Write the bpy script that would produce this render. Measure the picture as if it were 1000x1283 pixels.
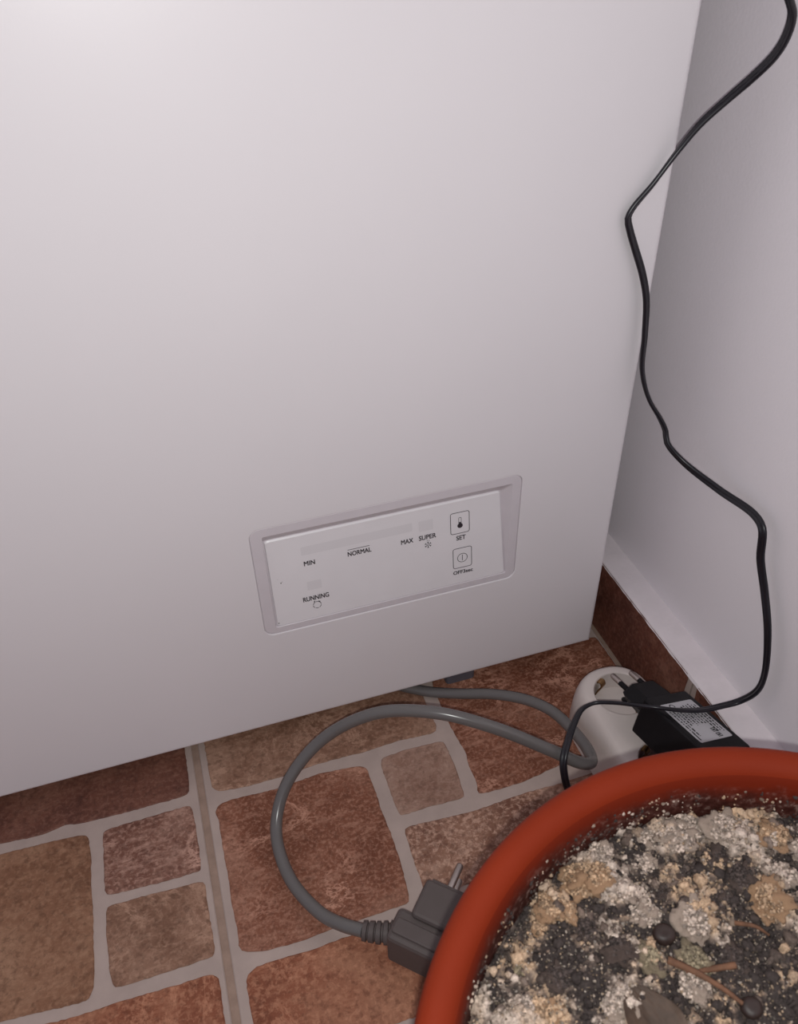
import bpy, bmesh, math, random
import numpy as np
from mathutils import Vector, Matrix, noise as mnoise

random.seed(7)
RNG = np.random.default_rng(11)
for o in list(bpy.data.objects):
    bpy.data.objects.remove(o)
scene = bpy.context.scene
COL = scene.collection
V = Vector

# ------------------------------------------------------------------ camera
CAM_POS = V((0.0, 0.0, 0.54))
CAM_RIGHT = V((0.95203, -0.30529, -0.02093))
CAM_UP = V((0.20570, 0.58781, 0.78241))
CAM_BACK = V((-0.22656, -0.74919, 0.62241))
cam_d = bpy.data.cameras.new('camera')
cam = bpy.data.objects.new('camera', cam_d)
COL.objects.link(cam)
cam.matrix_world = Matrix(((CAM_RIGHT.x, CAM_UP.x, CAM_BACK.x, CAM_POS.x),
                           (CAM_RIGHT.y, CAM_UP.y, CAM_BACK.y, CAM_POS.y),
                           (CAM_RIGHT.z, CAM_UP.z, CAM_BACK.z, CAM_POS.z),
                           (0, 0, 0, 1)))
cam_d.sensor_fit = 'HORIZONTAL'
cam_d.sensor_width = 36.0
cam_d.lens = 36.0 * 1045.0 / 1000.0
cam_d.clip_start = 0.02
cam_d.dof.use_dof = True
cam_d.dof.focus_distance = 0.58
cam_d.dof.aperture_fstop = 28.0
scene.camera = cam

# ------------------------------------------------------------------ light: dim room + the phone's flash
world = bpy.data.worlds.new('room_ambient')
scene.world = world
world.use_nodes = True
bg = world.node_tree.nodes['Background']
bg.inputs['Color'].default_value = (0.95, 0.90, 1.04, 1)
bg.inputs['Strength'].default_value = 0.33

fl_d = bpy.data.lights.new('phone_flash', 'POINT')
fl_d.energy = 4.35
fl_d.color = (0.985, 1.0, 0.965)
fl_d.shadow_soft_size = 0.0025
flash = bpy.data.objects.new('phone_flash', fl_d)
flash.location = CAM_POS + CAM_RIGHT * 0.001 - CAM_UP * 0.010 + CAM_BACK * 0.002
COL.objects.link(flash)

vs = scene.view_settings
vs.view_transform = 'Standard'
vs.look = 'None'
vs.gamma = 1.0
vs.use_curve_mapping = False
vs.exposure = 0.0


# ------------------------------------------------------------------ helpers
def lin(c):
    return tuple(((x / 255.0) / 12.92 if x / 255.0 <= 0.04045 else ((x / 255.0 + 0.055) / 1.055) ** 2.4) for x in c) + (1.0,)


class NT:
    def __init__(self, name):
        self.m = bpy.data.materials.new(name)
        self.m.use_nodes = True
        self.t = self.m.node_tree
        self.b = self.t.nodes['Principled BSDF']

    def n(self, typ, **kw):
        nd = self.t.nodes.new(typ)
        for k, v in kw.items():
            if k in nd.inputs:
                nd.inputs[k].default_value = v
            else:
                setattr(nd, k, v)
        return nd

    def l(self, a, b):
        self.t.links.new(a, b)

    def ramp(self, fac, stops):
        r = self.n('ShaderNodeValToRGB')
        e = r.color_ramp.elements
        while len(e) < len(stops):
            e.new(0.5)
        for el, (p, c) in zip(e, stops):
            el.position = p
            el.color = c
        self.l(fac, r.inputs['Fac'])
        return r

    def mix(self, fac, a, b, mode='MIX'):
        m = self.n('ShaderNodeMix', data_type='RGBA', blend_type=mode)
        for i, s in ((0, fac), (6, a), (7, b)):
            if isinstance(s, bpy.types.NodeSocket):
                self.l(s, m.inputs[i])
            else:
                m.inputs[i].default_value = s
        return m.outputs[2]

    def bump(self, h, strength, dist):
        b = self.n('ShaderNodeBump', Strength=strength, Distance=dist)
        self.l(h, b.inputs['Height'])
        self.l(b.outputs['Normal'], self.b.inputs['Normal'])

    def coords(self, rnd=True):
        tc = self.n('ShaderNodeTexCoord')
        if not rnd:
            return tc.outputs['Object']
        oi = self.n('ShaderNodeObjectInfo')
        ml = self.n('ShaderNodeVectorMath', operation='SCALE')
        cb = self.n('ShaderNodeCombineXYZ', X=7.3, Y=3.1, Z=5.7)
        self.l(cb.outputs[0], ml.inputs[0])
        self.l(oi.outputs['Random'], ml.inputs['Scale'])
        ad = self.n('ShaderNodeVectorMath', operation='ADD')
        self.l(tc.outputs['Object'], ad.inputs[0])
        self.l(ml.outputs[0], ad.inputs[1])
        return ad.outputs[0]

    def noise(self, co, scale, detail=4, rough=0.55, dist=0.0):
        nz = self.n('ShaderNodeTexNoise', Scale=scale, Detail=detail, Roughness=rough, Distortion=dist)
        self.l(co, nz.inputs['Vector'])
        return nz.outputs['Fac']


def plain(name, rgb, rough=0.5, metal=0.0, spec=0.5, mottle=0.06, scale=60, bump=0.0, bscale=600):
    t = NT(name)
    co = t.coords(False)
    c = lin(rgb)
    f = t.noise(co, scale, 3)
    d = tuple(x * (1 - mottle * 2) for x in c[:3]) + (1,)
    l_ = tuple(min(1, x * (1 + mottle)) for x in c[:3]) + (1,)
    r = t.ramp(f, [(0.3, d), (0.7, l_)])
    t.l(r.outputs[0], t.b.inputs['Base Color'])
    t.b.inputs['Roughness'].default_value = rough
    t.b.inputs['Metallic'].default_value = metal
    t.b.inputs['Specular IOR Level'].default_value = spec
    if bump:
        t.bump(t.noise(co, bscale, 2), bump, 0.0005)
    return t.m


def stone_mat(name, dark, mid, light, fine=380, vein=0.0, patch=22, speck=0.3, bumpv=0.35, veindir=(1, 1, 1), k=(1, 1, 1)):
    t = NT(name)

    def lin(c, g=globals()['lin']):
        return tuple(a * b for a, b in zip(g(c)[:3], k)) + (1.0,)

    co = t.coords()
    big = t.noise(co, patch, 6, 0.65, 0.4)
    base = t.ramp(big, [(0.34, lin(dark)), (0.5, lin(mid)), (0.68, lin(light))]).outputs[0]
    # grain: pale and dark flecks two or three millimetres across
    g1 = t.ramp(t.noise(co, fine * 0.9, 3, 0.6, 0.3), [(0.47, (0, 0, 0, 1)), (0.64, (1, 1, 1, 1))])
    m1 = t.n('ShaderNodeMath', operation='MULTIPLY'); t.l(g1.outputs[0], m1.inputs[0]); m1.inputs[1].default_value = min(1.0, speck * 1.7)
    pale = tuple(min(255, c * 1.12 + 14) for c in light)
    col = t.mix(m1.outputs[0], base, lin(pale))
    g2 = t.ramp(t.noise(co, fine * 0.6, 3, 0.65, 0.2), [(0.34, (1, 1, 1, 1)), (0.5, (0, 0, 0, 1))])
    m2 = t.n('ShaderNodeMath', operation='MULTIPLY'); t.l(g2.outputs[0], m2.inputs[0]); m2.inputs[1].default_value = 0.5
    col = t.mix(m2.outputs[0], col, lin(tuple(c * 0.82 for c in dark)))
    ms = t.n('ShaderNodeMapping')
    ms.inputs['Scale'].default_value = (1, 3.2, 1)
    ms.inputs['Rotation'].default_value = (0, 0, 0.9)
    t.l(co, ms.inputs['Vector'])
    g3 = t.ramp(t.noise(ms.outputs[0], 60, 5, 0.7, 0.3), [(0.52, (0, 0, 0, 1)), (0.72, (1, 1, 1, 1))])
    m5 = t.n('ShaderNodeMath', operation='MULTIPLY'); t.l(g3.outputs[0], m5.inputs[0]); m5.inputs[1].default_value = 0.3 + vein * 0.5
    col = t.mix(m5.outputs[0], col, lin(pale))
    if vein:
        mp = t.n('ShaderNodeMapping')
        mp.inputs['Scale'].default_value = veindir
        mp.inputs['Rotation'].default_value = (0, 0, 0.9)
        t.l(co, mp.inputs['Vector'])
        nz = t.noise(mp.outputs[0], 16, 8, 0.72, 0.5)
        sub = t.n('ShaderNodeMath', operation='SUBTRACT'); t.l(nz, sub.inputs[0]); sub.inputs[1].default_value = 0.5
        ab = t.n('ShaderNodeMath', operation='ABSOLUTE'); t.l(sub.outputs[0], ab.inputs[0])
        vr = t.ramp(ab.outputs[0], [(0.0, (1, 1, 1, 1)), (0.028, (0, 0, 0, 1))])
        pm = t.ramp(t.noise(co, 20, 3), [(0.47, (0, 0, 0, 1)), (0.6, (1, 1, 1, 1))])
        m3 = t.n('ShaderNodeMath', operation='MULTIPLY'); t.l(vr.outputs[0], m3.inputs[0]); t.l(pm.outputs[0], m3.inputs[1])
        m4 = t.n('ShaderNodeMath', operation='MULTIPLY'); t.l(m3.outputs[0], m4.inputs[0]); m4.inputs[1].default_value = vein
        pale2 = tuple(min(255, c * 1.25 + 25) for c in light)
        col = t.mix(m4.outputs[0], col, lin(pale2))
    t.l(col, t.b.inputs['Base Color'])
    t.b.inputs['Roughness'].default_value = 0.62
    t.b.inputs['Specular IOR Level'].default_value = 0.3
    t.bump(t.noise(co, fine * 0.8, 4, 0.6), bumpv, 0.0008)
    return t.m


def mk(name, verts, faces, mat, parent=None, smooth=False, sharp=None):
    """one mesh object; verts in world metres, origin moved to the box centre"""
    a = np.array([tuple(v) for v in verts], dtype=float)
    c = (a.min(0) + a.max(0)) / 2
    me = bpy.data.meshes.new(name)
    me.from_pydata([tuple(v) for v in (a - c)], [], [tuple(f) for f in faces])
    me.materials.append(mat)
    bm = bmesh.new(); bm.from_mesh(me)
    bmesh.ops.recalc_face_normals(bm, faces=bm.faces)
    bm.to_mesh(me); bm.free()
    if smooth:
        me.polygons.foreach_set('use_smooth', [True] * len(me.polygons))
        if sharp:
            me.set_sharp_from_angle(angle=math.radians(sharp))
    o = bpy.data.objects.new(name, me)
    COL.objects.link(o)
    pos = V(c)
    if parent:
        o.parent = parent
        p = parent
        while p:
            pos = pos - p.location
            p = p.parent
    o.location = pos
    return o


def thing(name, loc, label, cat, group=None):
    o = bpy.data.objects.new(name, None)
    o.empty_display_size = 0.02
    COL.objects.link(o)
    o.location = loc
    tag(o, label, cat, group)
    return o


def tag(o, label, cat, group=None):
    o['label'] = label
    o['category'] = cat
    if group:
        o['group'] = group


def struct(o, label=None):
    o['kind'] = 'structure'
    if label:
        o['label'] = label
    return o


def box(x0, x1, y0, y1, z0, z1):
    v = [(x, y, z) for z in (z0, z1) for y in (y0, y1) for x in (x0, x1)]
    f = [(0, 1, 3, 2), (4, 5, 7, 6), (0, 1, 5, 4), (2, 3, 7, 6), (0, 2, 6, 4), (1, 3, 7, 5)]
    return v, f


def rbox_local(L, W, T, r, seg=3):
    """rounded box by a bevelled bmesh, centred"""
    bm = bmesh.new()
    bmesh.ops.create_cube(bm, size=1.0)
    bmesh.ops.scale(bm, vec=(L, W, T), verts=bm.verts)
    bmesh.ops.bevel(bm, geom=list(bm.edges), offset=r, segments=seg, profile=0.6, affect='EDGES')
    bm.verts.ensure_lookup_table()
    vs_ = [v.co.copy() for v in bm.verts]
    fs = [[v.index for v in f.verts] for f in bm.faces]
    bm.free()
    return vs_, fs


def loft(rings, closed_ring=True, cap0=True, cap1=True):
    n = len(rings[0])
    vs_ = [p for r in rings for p in r]
    fs = []
    for i in range(len(rings) - 1):
        for j in range(n if closed_ring else n - 1):
            k = (j + 1) % n
            fs.append((i * n + j, i * n + k, (i + 1) * n + k, (i + 1) * n + j))
    if cap0:
        fs.append(tuple(range(n)))
    if cap1:
        fs.append(tuple((len(rings) - 1) * n + j for j in range(n)))
    return vs_, fs


def spline(pts, step=0.004):
    """centripetal-ish Catmull-Rom through the points"""
    P = [V(p) for p in pts]
    P = [P[0] * 2 - P[1]] + P + [P[-1] * 2 - P[-2]]
    out = []
    for i in range(1, len(P) - 2):
        p0, p1, p2, p3 = P[i - 1], P[i], P[i + 1], P[i + 2]
        t0 = 0.0
        t1 = t0 + max((p1 - p0).length, 1e-6) ** 0.5
        t2 = t1 + max((p2 - p1).length, 1e-6) ** 0.5
        t3 = t2 + max((p3 - p2).length, 1e-6) ** 0.5
        n = max(2, int((p2 - p1).length / step))
        for k in range(n):
            t = t1 + (t2 - t1) * k / n
            A1 = p0 * ((t1 - t) / (t1 - t0)) + p1 * ((t - t0) / (t1 - t0))
            A2 = p1 * ((t2 - t) / (t2 - t1)) + p2 * ((t - t1) / (t2 - t1))
            A3 = p2 * ((t3 - t) / (t3 - t2)) + p3 * ((t - t2) / (t3 - t2))
            B1 = A1 * ((t2 - t) / (t2 - t0)) + A2 * ((t - t0) / (t2 - t0))
            B2 = A2 * ((t3 - t) / (t3 - t1)) + A3 * ((t - t1) / (t3 - t1))
            out.append(B1 * ((t2 - t) / (t2 - t1)) + B2 * ((t - t1) / (t2 - t1)))
    out.append(P[-2])
    return out


def sweep(path, section, n0=V((0, 0, 1)), twist=None, scale=None):
    rings = []
    nrm = n0
    for i, p in enumerate(path):
        a = path[max(0, i - 1)]; b = path[min(len(path) - 1, i + 1)]
        t = (b - a).normalized()
        nrm = (nrm - t * nrm.dot(t))
        if nrm.length < 1e-6:
            nrm = t.orthogonal()
        nrm.normalize()
        bi = t.cross(nrm)
        tw = twist(i / (len(path) - 1)) if twist else 0.0
        s = scale(i / (len(path) - 1)) if scale else 1.0
        ca, sa = math.cos(tw), math.sin(tw)
        rings.append([p + (bi * (x * ca - y * sa) + nrm * (x * sa + y * ca)) * s for x, y in section])
    return rings


def circle(r, n=14):
    return [(r * math.cos(2 * math.pi * i / n), r * math.sin(2 * math.pi * i / n)) for i in range(n)]


def rrect(x0, x1, y0, y1, r, seg=6):
    pts = []
    for cx, cy, a0 in ((x1 - r, y1 - r, 0), (x0 + r, y1 - r, 90), (x0 + r, y0 + r, 180), (x1 - r, y0 + r, 270)):
        for i in range(seg + 1):
            a = math.radians(a0 + 90 * i / seg)
            pts.append((cx + r * math.cos(a), cy + r * math.sin(a)))
    return pts


# ------------------------------------------------------------------ materials
M = {}
M['enamel'] = plain('white_enamel', (226, 221, 224), rough=0.38, spec=0.4, mottle=0.006, scale=9, bump=0.04, bscale=900)
M['bezel'] = plain('panel_plastic', (212, 205, 210), rough=0.4, spec=0.4, mottle=0.012, scale=80)
M['plate'] = plain('panel_overlay', (230, 226, 229), rough=0.32, spec=0.45, mottle=0.01, scale=40)
M['window'] = plain('panel_window_tint', (222, 218, 221), rough=0.32, spec=0.45, mottle=0.004)
M['ink'] = plain('dark_grey_ink', (52, 46, 52), rough=0.5, mottle=0.02)
M['speck'] = plain('dirt_speck', (30, 26, 28), rough=0.8, mottle=0.02)
M['wall'] = plain('painted_wall', (233, 227, 231), rough=0.7, spec=0.25, mottle=0.012, scale=7, bump=0.25, bscale=420)
M['ledge'] = plain('painted_mortar', (228, 219, 222), rough=0.75, spec=0.2, mottle=0.03, scale=45, bump=0.5, bscale=300)
M['grout'] = plain('pale_grout', (178, 160, 152), rough=0.6, spec=0.3, mottle=0.045, scale=55, bump=0.15, bscale=700)
M['joint'] = plain('tile_joint_cement', (160, 136, 122), rough=0.85, spec=0.2, mottle=0.08, scale=120, bump=0.4)
M['s_dark'] = stone_mat('stone_dark_brown', (84, 48, 40), (104, 62, 50), (126, 84, 70), patch=14, speck=0.14, k=(1.2, 1.35, 1.35))
M['s_brown'] = stone_mat('stone_warm_brown', (108, 70, 54), (138, 96, 78), (160, 120, 102), patch=16, speck=0.16, k=(0.96, 1.0, 0.87))
M['s_mauve'] = stone_mat('stone_mauve_veined', (112, 70, 60), (134, 90, 78), (172, 132, 120), vein=0.8, veindir=(1, 1.7, 1), patch=18, k=(0.85, 0.88, 0.82), speck=0.3)
M['s_tan'] = stone_mat('stone_tan', (122, 84, 68), (148, 108, 92), (170, 132, 116), vein=0.35, patch=15, speck=0.2, k=(0.85, 0.88, 0.8))
M['s_rust'] = stone_mat('stone_rust_veined', (128, 70, 48), (152, 90, 66), (178, 122, 98), vein=0.75, veindir=(1, 1.7, 1), patch=14, speck=0.3, fine=480, k=(0.72, 0.81, 0.86))
M['s_red'] = stone_mat('stone_red_brown', (132, 74, 58), (156, 94, 76), (182, 128, 110), vein=0.3, patch=14, speck=0.28, k=(0.78, 0.77, 0.62))
M['s_pale'] = stone_mat('stone_pale_pink', (162, 122, 106), (184, 146, 130), (200, 168, 154), patch=26, speck=0.14, k=(0.68, 0.67, 0.64))
M['s_speck'] = stone_mat('stone_speckled', (128, 84, 70), (168, 124, 106), (196, 158, 142), patch=24, speck=0.4, fine=380, k=(0.75, 0.75, 0.7))
M['s_skirt'] = stone_mat('stone_skirting', (78, 40, 32), (100, 54, 42), (128, 82, 68), patch=12, speck=0.12, k=(1.2, 1.4, 1.4))
M['grey_pvc'] = plain('grey_pvc', (102, 98, 97), rough=0.24, spec=0.5, mottle=0.02)
M['plug_pvc'] = plain('grey_plug_plastic', (90, 81, 79), rough=0.55, spec=0.35, mottle=0.03, scale=90, bump=0.1)
M['chrome'] = plain('nickel_pin', (196, 186, 180), rough=0.28, metal=1.0, mottle=0.02)
M['brass'] = plain('brass_contact', (172, 138, 98), rough=0.35, metal=1.0, mottle=0.05)
M['strip'] = plain('white_socket_plastic', (206, 195, 190), rough=0.34, spec=0.45, mottle=0.015)
M['hole'] = plain('dark_socket_hole', (26, 23, 24), rough=0.9, mottle=0.02)
M['black'] = plain('black_plastic', (17, 15, 18), rough=0.5, spec=0.25, mottle=0.05, scale=200, bump=0.15, bscale=1500)
M['cord'] = plain('black_cord_pvc', (22, 20, 28), rough=0.34, spec=0.5, mottle=0.04)
M['label'] = plain('silver_label', (186, 184, 188), rough=0.45, spec=0.4, mottle=0.02)
M['foot'] = plain('grey_blue_foot', (96, 94, 104), rough=0.6, mottle=0.05)
M['pot'] = plain('terracotta_plastic', (124, 39, 14), rough=0.6, spec=0.16, mottle=0.05, scale=14, bump=0.08, bscale=500)
M['wood'] = plain('dry_twig', (108, 74, 54), rough=0.85, mottle=0.2, scale=200)
M['leaf'] = plain('dry_leaf', (74, 56, 44), rough=0.7, mottle=0.2, scale=150)
M['seed'] = plain('dark_seed', (46, 32, 28), rough=0.55, mottle=0.15, scale=200)

H_F = 0.40888          # the plane of the freezer's front
X_SK = 0.3100          # face of the tile skirting
X_W = 0.3310           # face of the wall

# ------------------------------------------------------------------ floor: slab > tiles > stones
TW = 0.3457
PITCH = 0.3508
TX0, TY0 = -0.0392, 0.1830       # lower left corner of the tile under the plug
v, f = box(TX0 - 3 * PITCH, 1.1, TY0 - 4 * PITCH, TY0 + 3 * PITCH, -0.03, -0.0012)
floor = struct(mk('floor', v, f, M['joint']), 'brown stone-look tile floor with pale grout lines')


def stone_outline(poly, seed, step=0.0022, amp=0.00062):
    pts = []
    P = [V((x, y, 0)) for x, y in poly]
    n = len(P)
    # round each corner a little, then subdivide and roughen
    Q = []
    for i in range(n):
        a, b, c = P[i - 1], P[i], P[(i + 1) % n]
        ra = min(0.004, (a - b).length * 0.35); rc = min(0.004, (c - b).length * 0.35)
        p1 = b + (a - b).normalized() * ra; p2 = b + (c - b).normalized() * rc
        Q += [p1, (p1 + b * 2 + p2) / 4, p2]
    m = len(Q)
    for i in range(m):
        a, b = Q[i], Q[(i + 1) % m]
        k = max(1, int((b - a).length / step))
        for j in range(k):
            p = a.lerp(b, j / k)
            nz = mnoise.noise_vector(V((p.x * 420, p.y * 420, seed * 3.7)))
            nl = mnoise.noise_vector(V((p.x * 45, p.y * 45, seed * 1.3)))
            pts.append((p.x + nz.x * amp + nl.x * amp * 0.9, p.y + nz.y * amp + nl.y * amp * 0.9))
    return pts


def stone(poly, mat, parent, seed, h=0.0009):
    o = stone_outline(poly, seed)
    cx = sum(p[0] for p in o) / len(o); cy = sum(p[1] for p in o) / len(o)

    def inset(d):
        r = []
        n = len(o)
        for i in range(n):
            a = V(o[i - 2]); b = V(o[(i + 2) % n])
            t = (b - a).normalized()
            r.append((o[i][0] - t.y * d, o[i][1] + t.x * d))
        return r
    ar = sum(o[i - 1][0] * o[i][1] - o[i][0] * o[i - 1][1] for i in range(len(o)))
    s = 1 if ar > 0 else -1
    i1 = inset(0.0007 * s)
    n = len(o)
    vs_ = [(x, y, -0.0006) for x, y in o] + [(x, y, h * 0.45) for x, y in o] + [(x, y, h) for x, y in i1]
    fs = []
    for r in range(2):
        for j in range(n):
            k = (j + 1) % n
            fs.append((r * n + j, r * n + k, (r + 1) * n + k, (r + 1) * n + j))
    fs.append(tuple(2 * n + j for j in range(n)))
    return mk('stone', vs_, fs, mat, parent)


def poly(pts):
    return [(a / 1e4, b / 1e4) for a, b in pts]


def make_tile(x0, y0):
    cx, cy = x0 + TW / 2, y0 + TW / 2
    r = rrect(x0, x0 + TW, y0, y0 + TW, 0.002, 3)
    vs_, fs = loft([[(x, y, -0.009) for x, y in r], [(x, y, -0.0006) for x, y in r],
                    [(cx + (x - cx) * 0.996, cy + (y - cy) * 0.996, 0.0) for x, y in r]])
    return mk('floor_tile', vs_, fs, M['grout'], floor)


tileR = make_tile(TX0, TY0)
tileL = make_tile(TX0 - PITCH, TY0)
RS = [
    ('s_tan', [(-345, 5200), (-343, 3964), (-338, 3833), (-296, 3794), (-123, 3768), (92, 3767), (213, 3770), (462, 3788), (774, 3781), (1098, 3794), (1386, 3775), (1424, 3826), (1414, 3911), (1417, 4111), (1425, 5200)]),
    ('s_rust', [(-318, 3681), (-217, 3695), (133, 3675), (441, 3700), (720, 3679), (792, 3648), (796, 3467), (798, 3233), (805, 3139), (807, 2887), (793, 2702), (785, 2579), (757, 2561), (615, 2559), (506, 2557), (252, 2560), (113, 2549), (-42, 2548), (-202, 2565), (-331, 2603), (-327, 2758), (-333, 2946), (-328, 3193), (-328, 3454), (-330, 3558), (-343, 3629)]),
    ('s_pale', [(935, 3681), (1092, 3696), (1405, 3683), (1427, 3636), (1426, 3442), (1404, 3172), (1144, 3184), (936, 3177), (907, 3197), (899, 3404), (903, 3640)]),
    ('s_rust', [(1530, 4280), (1521, 4075), (1519, 3867), (1529, 3680), (1545, 3551), (1524, 3365), (1533, 3261), (1499, 3161), (1884, 3158), (2138, 3195), (2334, 3210), (2443, 3263), (2620, 3330), (2850, 3350), (3050, 3370), (3050, 4280)]),
    ('s_brown', [(1530, 4370), (3020, 4380), (3020, 5200), (1530, 5200)]),
    ('s_speck', [(904, 3080), (1128, 3070), (1410, 3048), (1689, 3063), (2049, 3060), (3010, 3070), (3010, 2560), (895, 2560), (894, 2669), (892, 2798), (899, 2955)]),
    ('s_red', [(-311, 2456), (-257, 2483), (-155, 2489), (-56, 2481), (126, 2472), (295, 2483), (463, 2480), (1220, 2482), (1220, 1910), (-330, 1910), (-326, 2171), (-328, 2356), (-327, 2418)]),
    ('s_brown', [(1310, 2480), (3010, 2480), (3010, 1910), (1310, 1910)]),
]
LS = [
    ('s_dark', [(-3810, 3862), (-1817, 3862), (-1604, 3848), (-1464, 3853), (-1377, 3876), (-1279, 3849), (-1058, 3835), (-720, 3836), (-535, 3837), (-498, 3859), (-492, 4014), (-495, 5200), (-3810, 5200)]),
    ('s_brown', [(-2600, 3779), (-1813, 3779), (-1496, 3767), (-1259, 3752), (-1221, 3720), (-1205, 3522), (-1214, 3388), (-1206, 3157), (-1210, 2843), (-1211, 2676), (-1245, 2616), (-1301, 2611), (-1756, 2655), (-2600, 2655)]),
    ('s_mauve', [(-1123, 3726), (-1063, 3738), (-728, 3744), (-523, 3743), (-498, 3714), (-491, 3534), (-495, 3237), (-508, 3217), (-721, 3223), (-930, 3235), (-1127, 3237), (-1129, 3436)]),
    ('s_tan', [(-1129, 3165), (-832, 3156), (-485, 3145), (-485, 2907), (-480, 2683), (-492, 2631), (-642, 2625), (-827, 2627), (-1094, 2632), (-1115, 2692), (-1129, 2934)]),
    ('s_red', [(-2600, 2570), (-1756, 2570), (-1302, 2537), (-1071, 2544), (-797, 2530), (-526, 2527), (-482, 2493), (-480, 2377), (-479, 1910), (-2600, 1910)]),
    ('s_speck', [(-3810, 3770), (-2690, 3770), (-2690, 1910), (-3810, 1910)]),
]
for i, (m_, p_) in enumerate(RS):
    stone(poly(p_), M[m_], tileR, i + 1)
for i, (m_, p_) in enumerate(LS):
    stone(poly(p_), M[m_], tileL, i + 31)


def copy_tile(src, ix, iy, rot):
    t = src.copy(); COL.objects.link(t); t.parent = floor
    t.location = V((TX0 + ix * PITCH + TW / 2, TY0 + iy * PITCH + TW / 2, -0.0045)) - floor.location
    t.rotation_euler = (0, 0, rot * math.pi / 2)
    for ch in list(src.children):
        c = ch.copy(); COL.objects.link(c); c.parent = t


for ix in range(-3, 1):
    for iy in range(-4, 3):
        if iy == 0 and ix in (-1, 0):
            continue
        copy_tile(tileL if (ix + iy) % 2 else tileR, ix, iy, (ix * 2 + iy * 3 + 1) % 4)

# ------------------------------------------------------------------ walls, skirting, ledge
v, f = box(X_W, X_W + 0.12, TY0 - 4 * PITCH, 1.12, -0.03, 2.3)
struct(mk('wall_right', v, f, M['wall']), 'pale painted wall beside the freezer')
v, f = box(TX0 - 3 * PITCH, X_W, 1.0, 1.12, -0.03, 2.3)
struct(mk('wall_back', v, f, M['wall']), 'pale painted wall behind the freezer')

SK_T = 0.0722
v, f = box(X_SK + 0.004, X_W, TY0 - 4 * PITCH, 1.0, -0.0012, SK_T - 0.004)
trim1 = struct(mk('trim_1', v, f, M['joint']), 'low skirting of brown stone-look tiles along the right wall')


def skirting_tile(y0, y1, seed):
    vs_, fs = box(X_SK, X_SK + 0.008, y0, y1, 0.0006, SK_T)
    t = mk('skirting_tile', vs_, fs, M['grout'], trim1)
    o = stone_outline([(y0 + 0.0052, -0.002), (y1 - 0.0052, -0.002), (y1 - 0.0052, SK_T + 0.002), (y0 + 0.0052, SK_T + 0.002)], seed, 0.005, 0.0006)
    o = [(a, min(max(b, 0.0008), SK_T - 0.0004)) for a, b in o]
    n = len(o)
    vs_ = [(X_SK + 0.001, a, b) for a, b in o] + [(X_SK - 0.0008, a, b) for a, b in o]
    fs = [(j, (j + 1) % n, n + (j + 1) % n, n + j) for j in range(n)] + [tuple(range(n, 2 * n))]
    mk('stone', vs_, fs, M['s_skirt'], t)


for k in range(-3, 2):
    skirting_tile(0.3112 + k * 0.35, 0.3112 + k * 0.35 + 0.3485, 60 + k)
skirting_tile(0.3112 + 2 * 0.35, 0.999, 66)

# ragged mortar ledge that runs from the skirting top to the wall
ys = np.arange(TY0 - 4 * PITCH, 1.0, 0.004)
rings = []
for y in ys:
    j = mnoise.noise(V((y * 60, 1.7, 0))) * 0.0003 + mnoise.noise(V((y * 260, 4.7, 0))) * 0.0004
    j2 = mnoise.noise(V((y * 25, 9.7, 0))) * 0.0005
    rings.append([(X_W + 0.004, y, SK_T - 0.006), (X_SK + 0.0035, y, SK_T - 0.006), (X_SK - 0.0012 + j, y, SK_T - 0.0016 + j),
                  (X_SK - 0.0002 + j * 0.5, y, SK_T + 0.0004), (X_SK + 0.006, y, SK_T + 0.0010 + j2),
                  (X_SK + 0.016, y, SK_T + 0.0017 - j2), (X_W + 0.004, y, SK_T + 0.0022)])
v, f = loft(rings)
struct(mk('trim_2', v, f, M['ledge'], smooth=True, sharp=40), 'white mortar ledge on top of the skirting')

# ------------------------------------------------------------------ chest freezer
FX0, FX1, FZ0, FZ1 = -0.72, 0.2874, 0.020, 0.80
freezer = thing('chest_freezer', (-0.216, 0.68, 0.0), 'white enamelled chest freezer with a small control panel, beside the wall', 'freezer')
PX0, PX1, PZ0, PZ1 = 0.0247, 0.2121, 0.1154, 0.2107     # panel opening in the sheet

bm = bmesh.new()
R_ED = 0.0035


def rect_loop(ins, y):
    return [bm.verts.new((x, y, z)) for x, z in ((FX0 + ins, FZ0 + ins), (FX1 - ins, FZ0 + ins), (FX1 - ins, FZ1 - ins), (FX0 + ins, FZ1 - ins))]


loops = []
for k in range(7):
    a = math.pi / 2 * k / 6
    loops.append(rect_loop(R_ED * (1 - math.sin(a)), H_F + R_ED * (1 - math.cos(a))))
loops.append(rect_loop(0, 0.965))
for a, b in zip(loops, loops[1:]):
    for j in range(4):
        bm.faces.new((a[j], a[(j + 1) % 4], b[(j + 1) % 4], b[j]))
bm.faces.new(loops[-1])
hole = rrect(PX0, PX1, PZ0, PZ1, 0.0075, 8)
hl = []
for ins, y in ((0, H_F), (0.00035, H_F + 0.0001), (0.0006, H_F + 0.0005), (0.0006, H_F + 0.004)):
    rr = rrect(PX0 + ins, PX1 - ins, PZ0 + ins, PZ1 - ins, 0.0075 - ins, 8)
    hl.append([bm.verts.new((x, y, z)) for x, z in rr])
for a, b in zip(hl, hl[1:]):
    n = len(a)
    for j in range(n):
        bm.faces.new((a[j], a[(j + 1) % n], b[(j + 1) % n], b[j]))
ed = []
for L in (loops[0], hl[0]):
    for j in range(len(L)):
        e = bm.edges.get((L[j], L[(j + 1) % len(L)]))
        ed.append(e)
bmesh.ops.triangle_fill(bm, edges=ed, use_beauty=True, use_dissolve=False, normal=(0, -1, 0))
bm.verts.ensure_lookup_table(); bm.verts.index_update()
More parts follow.
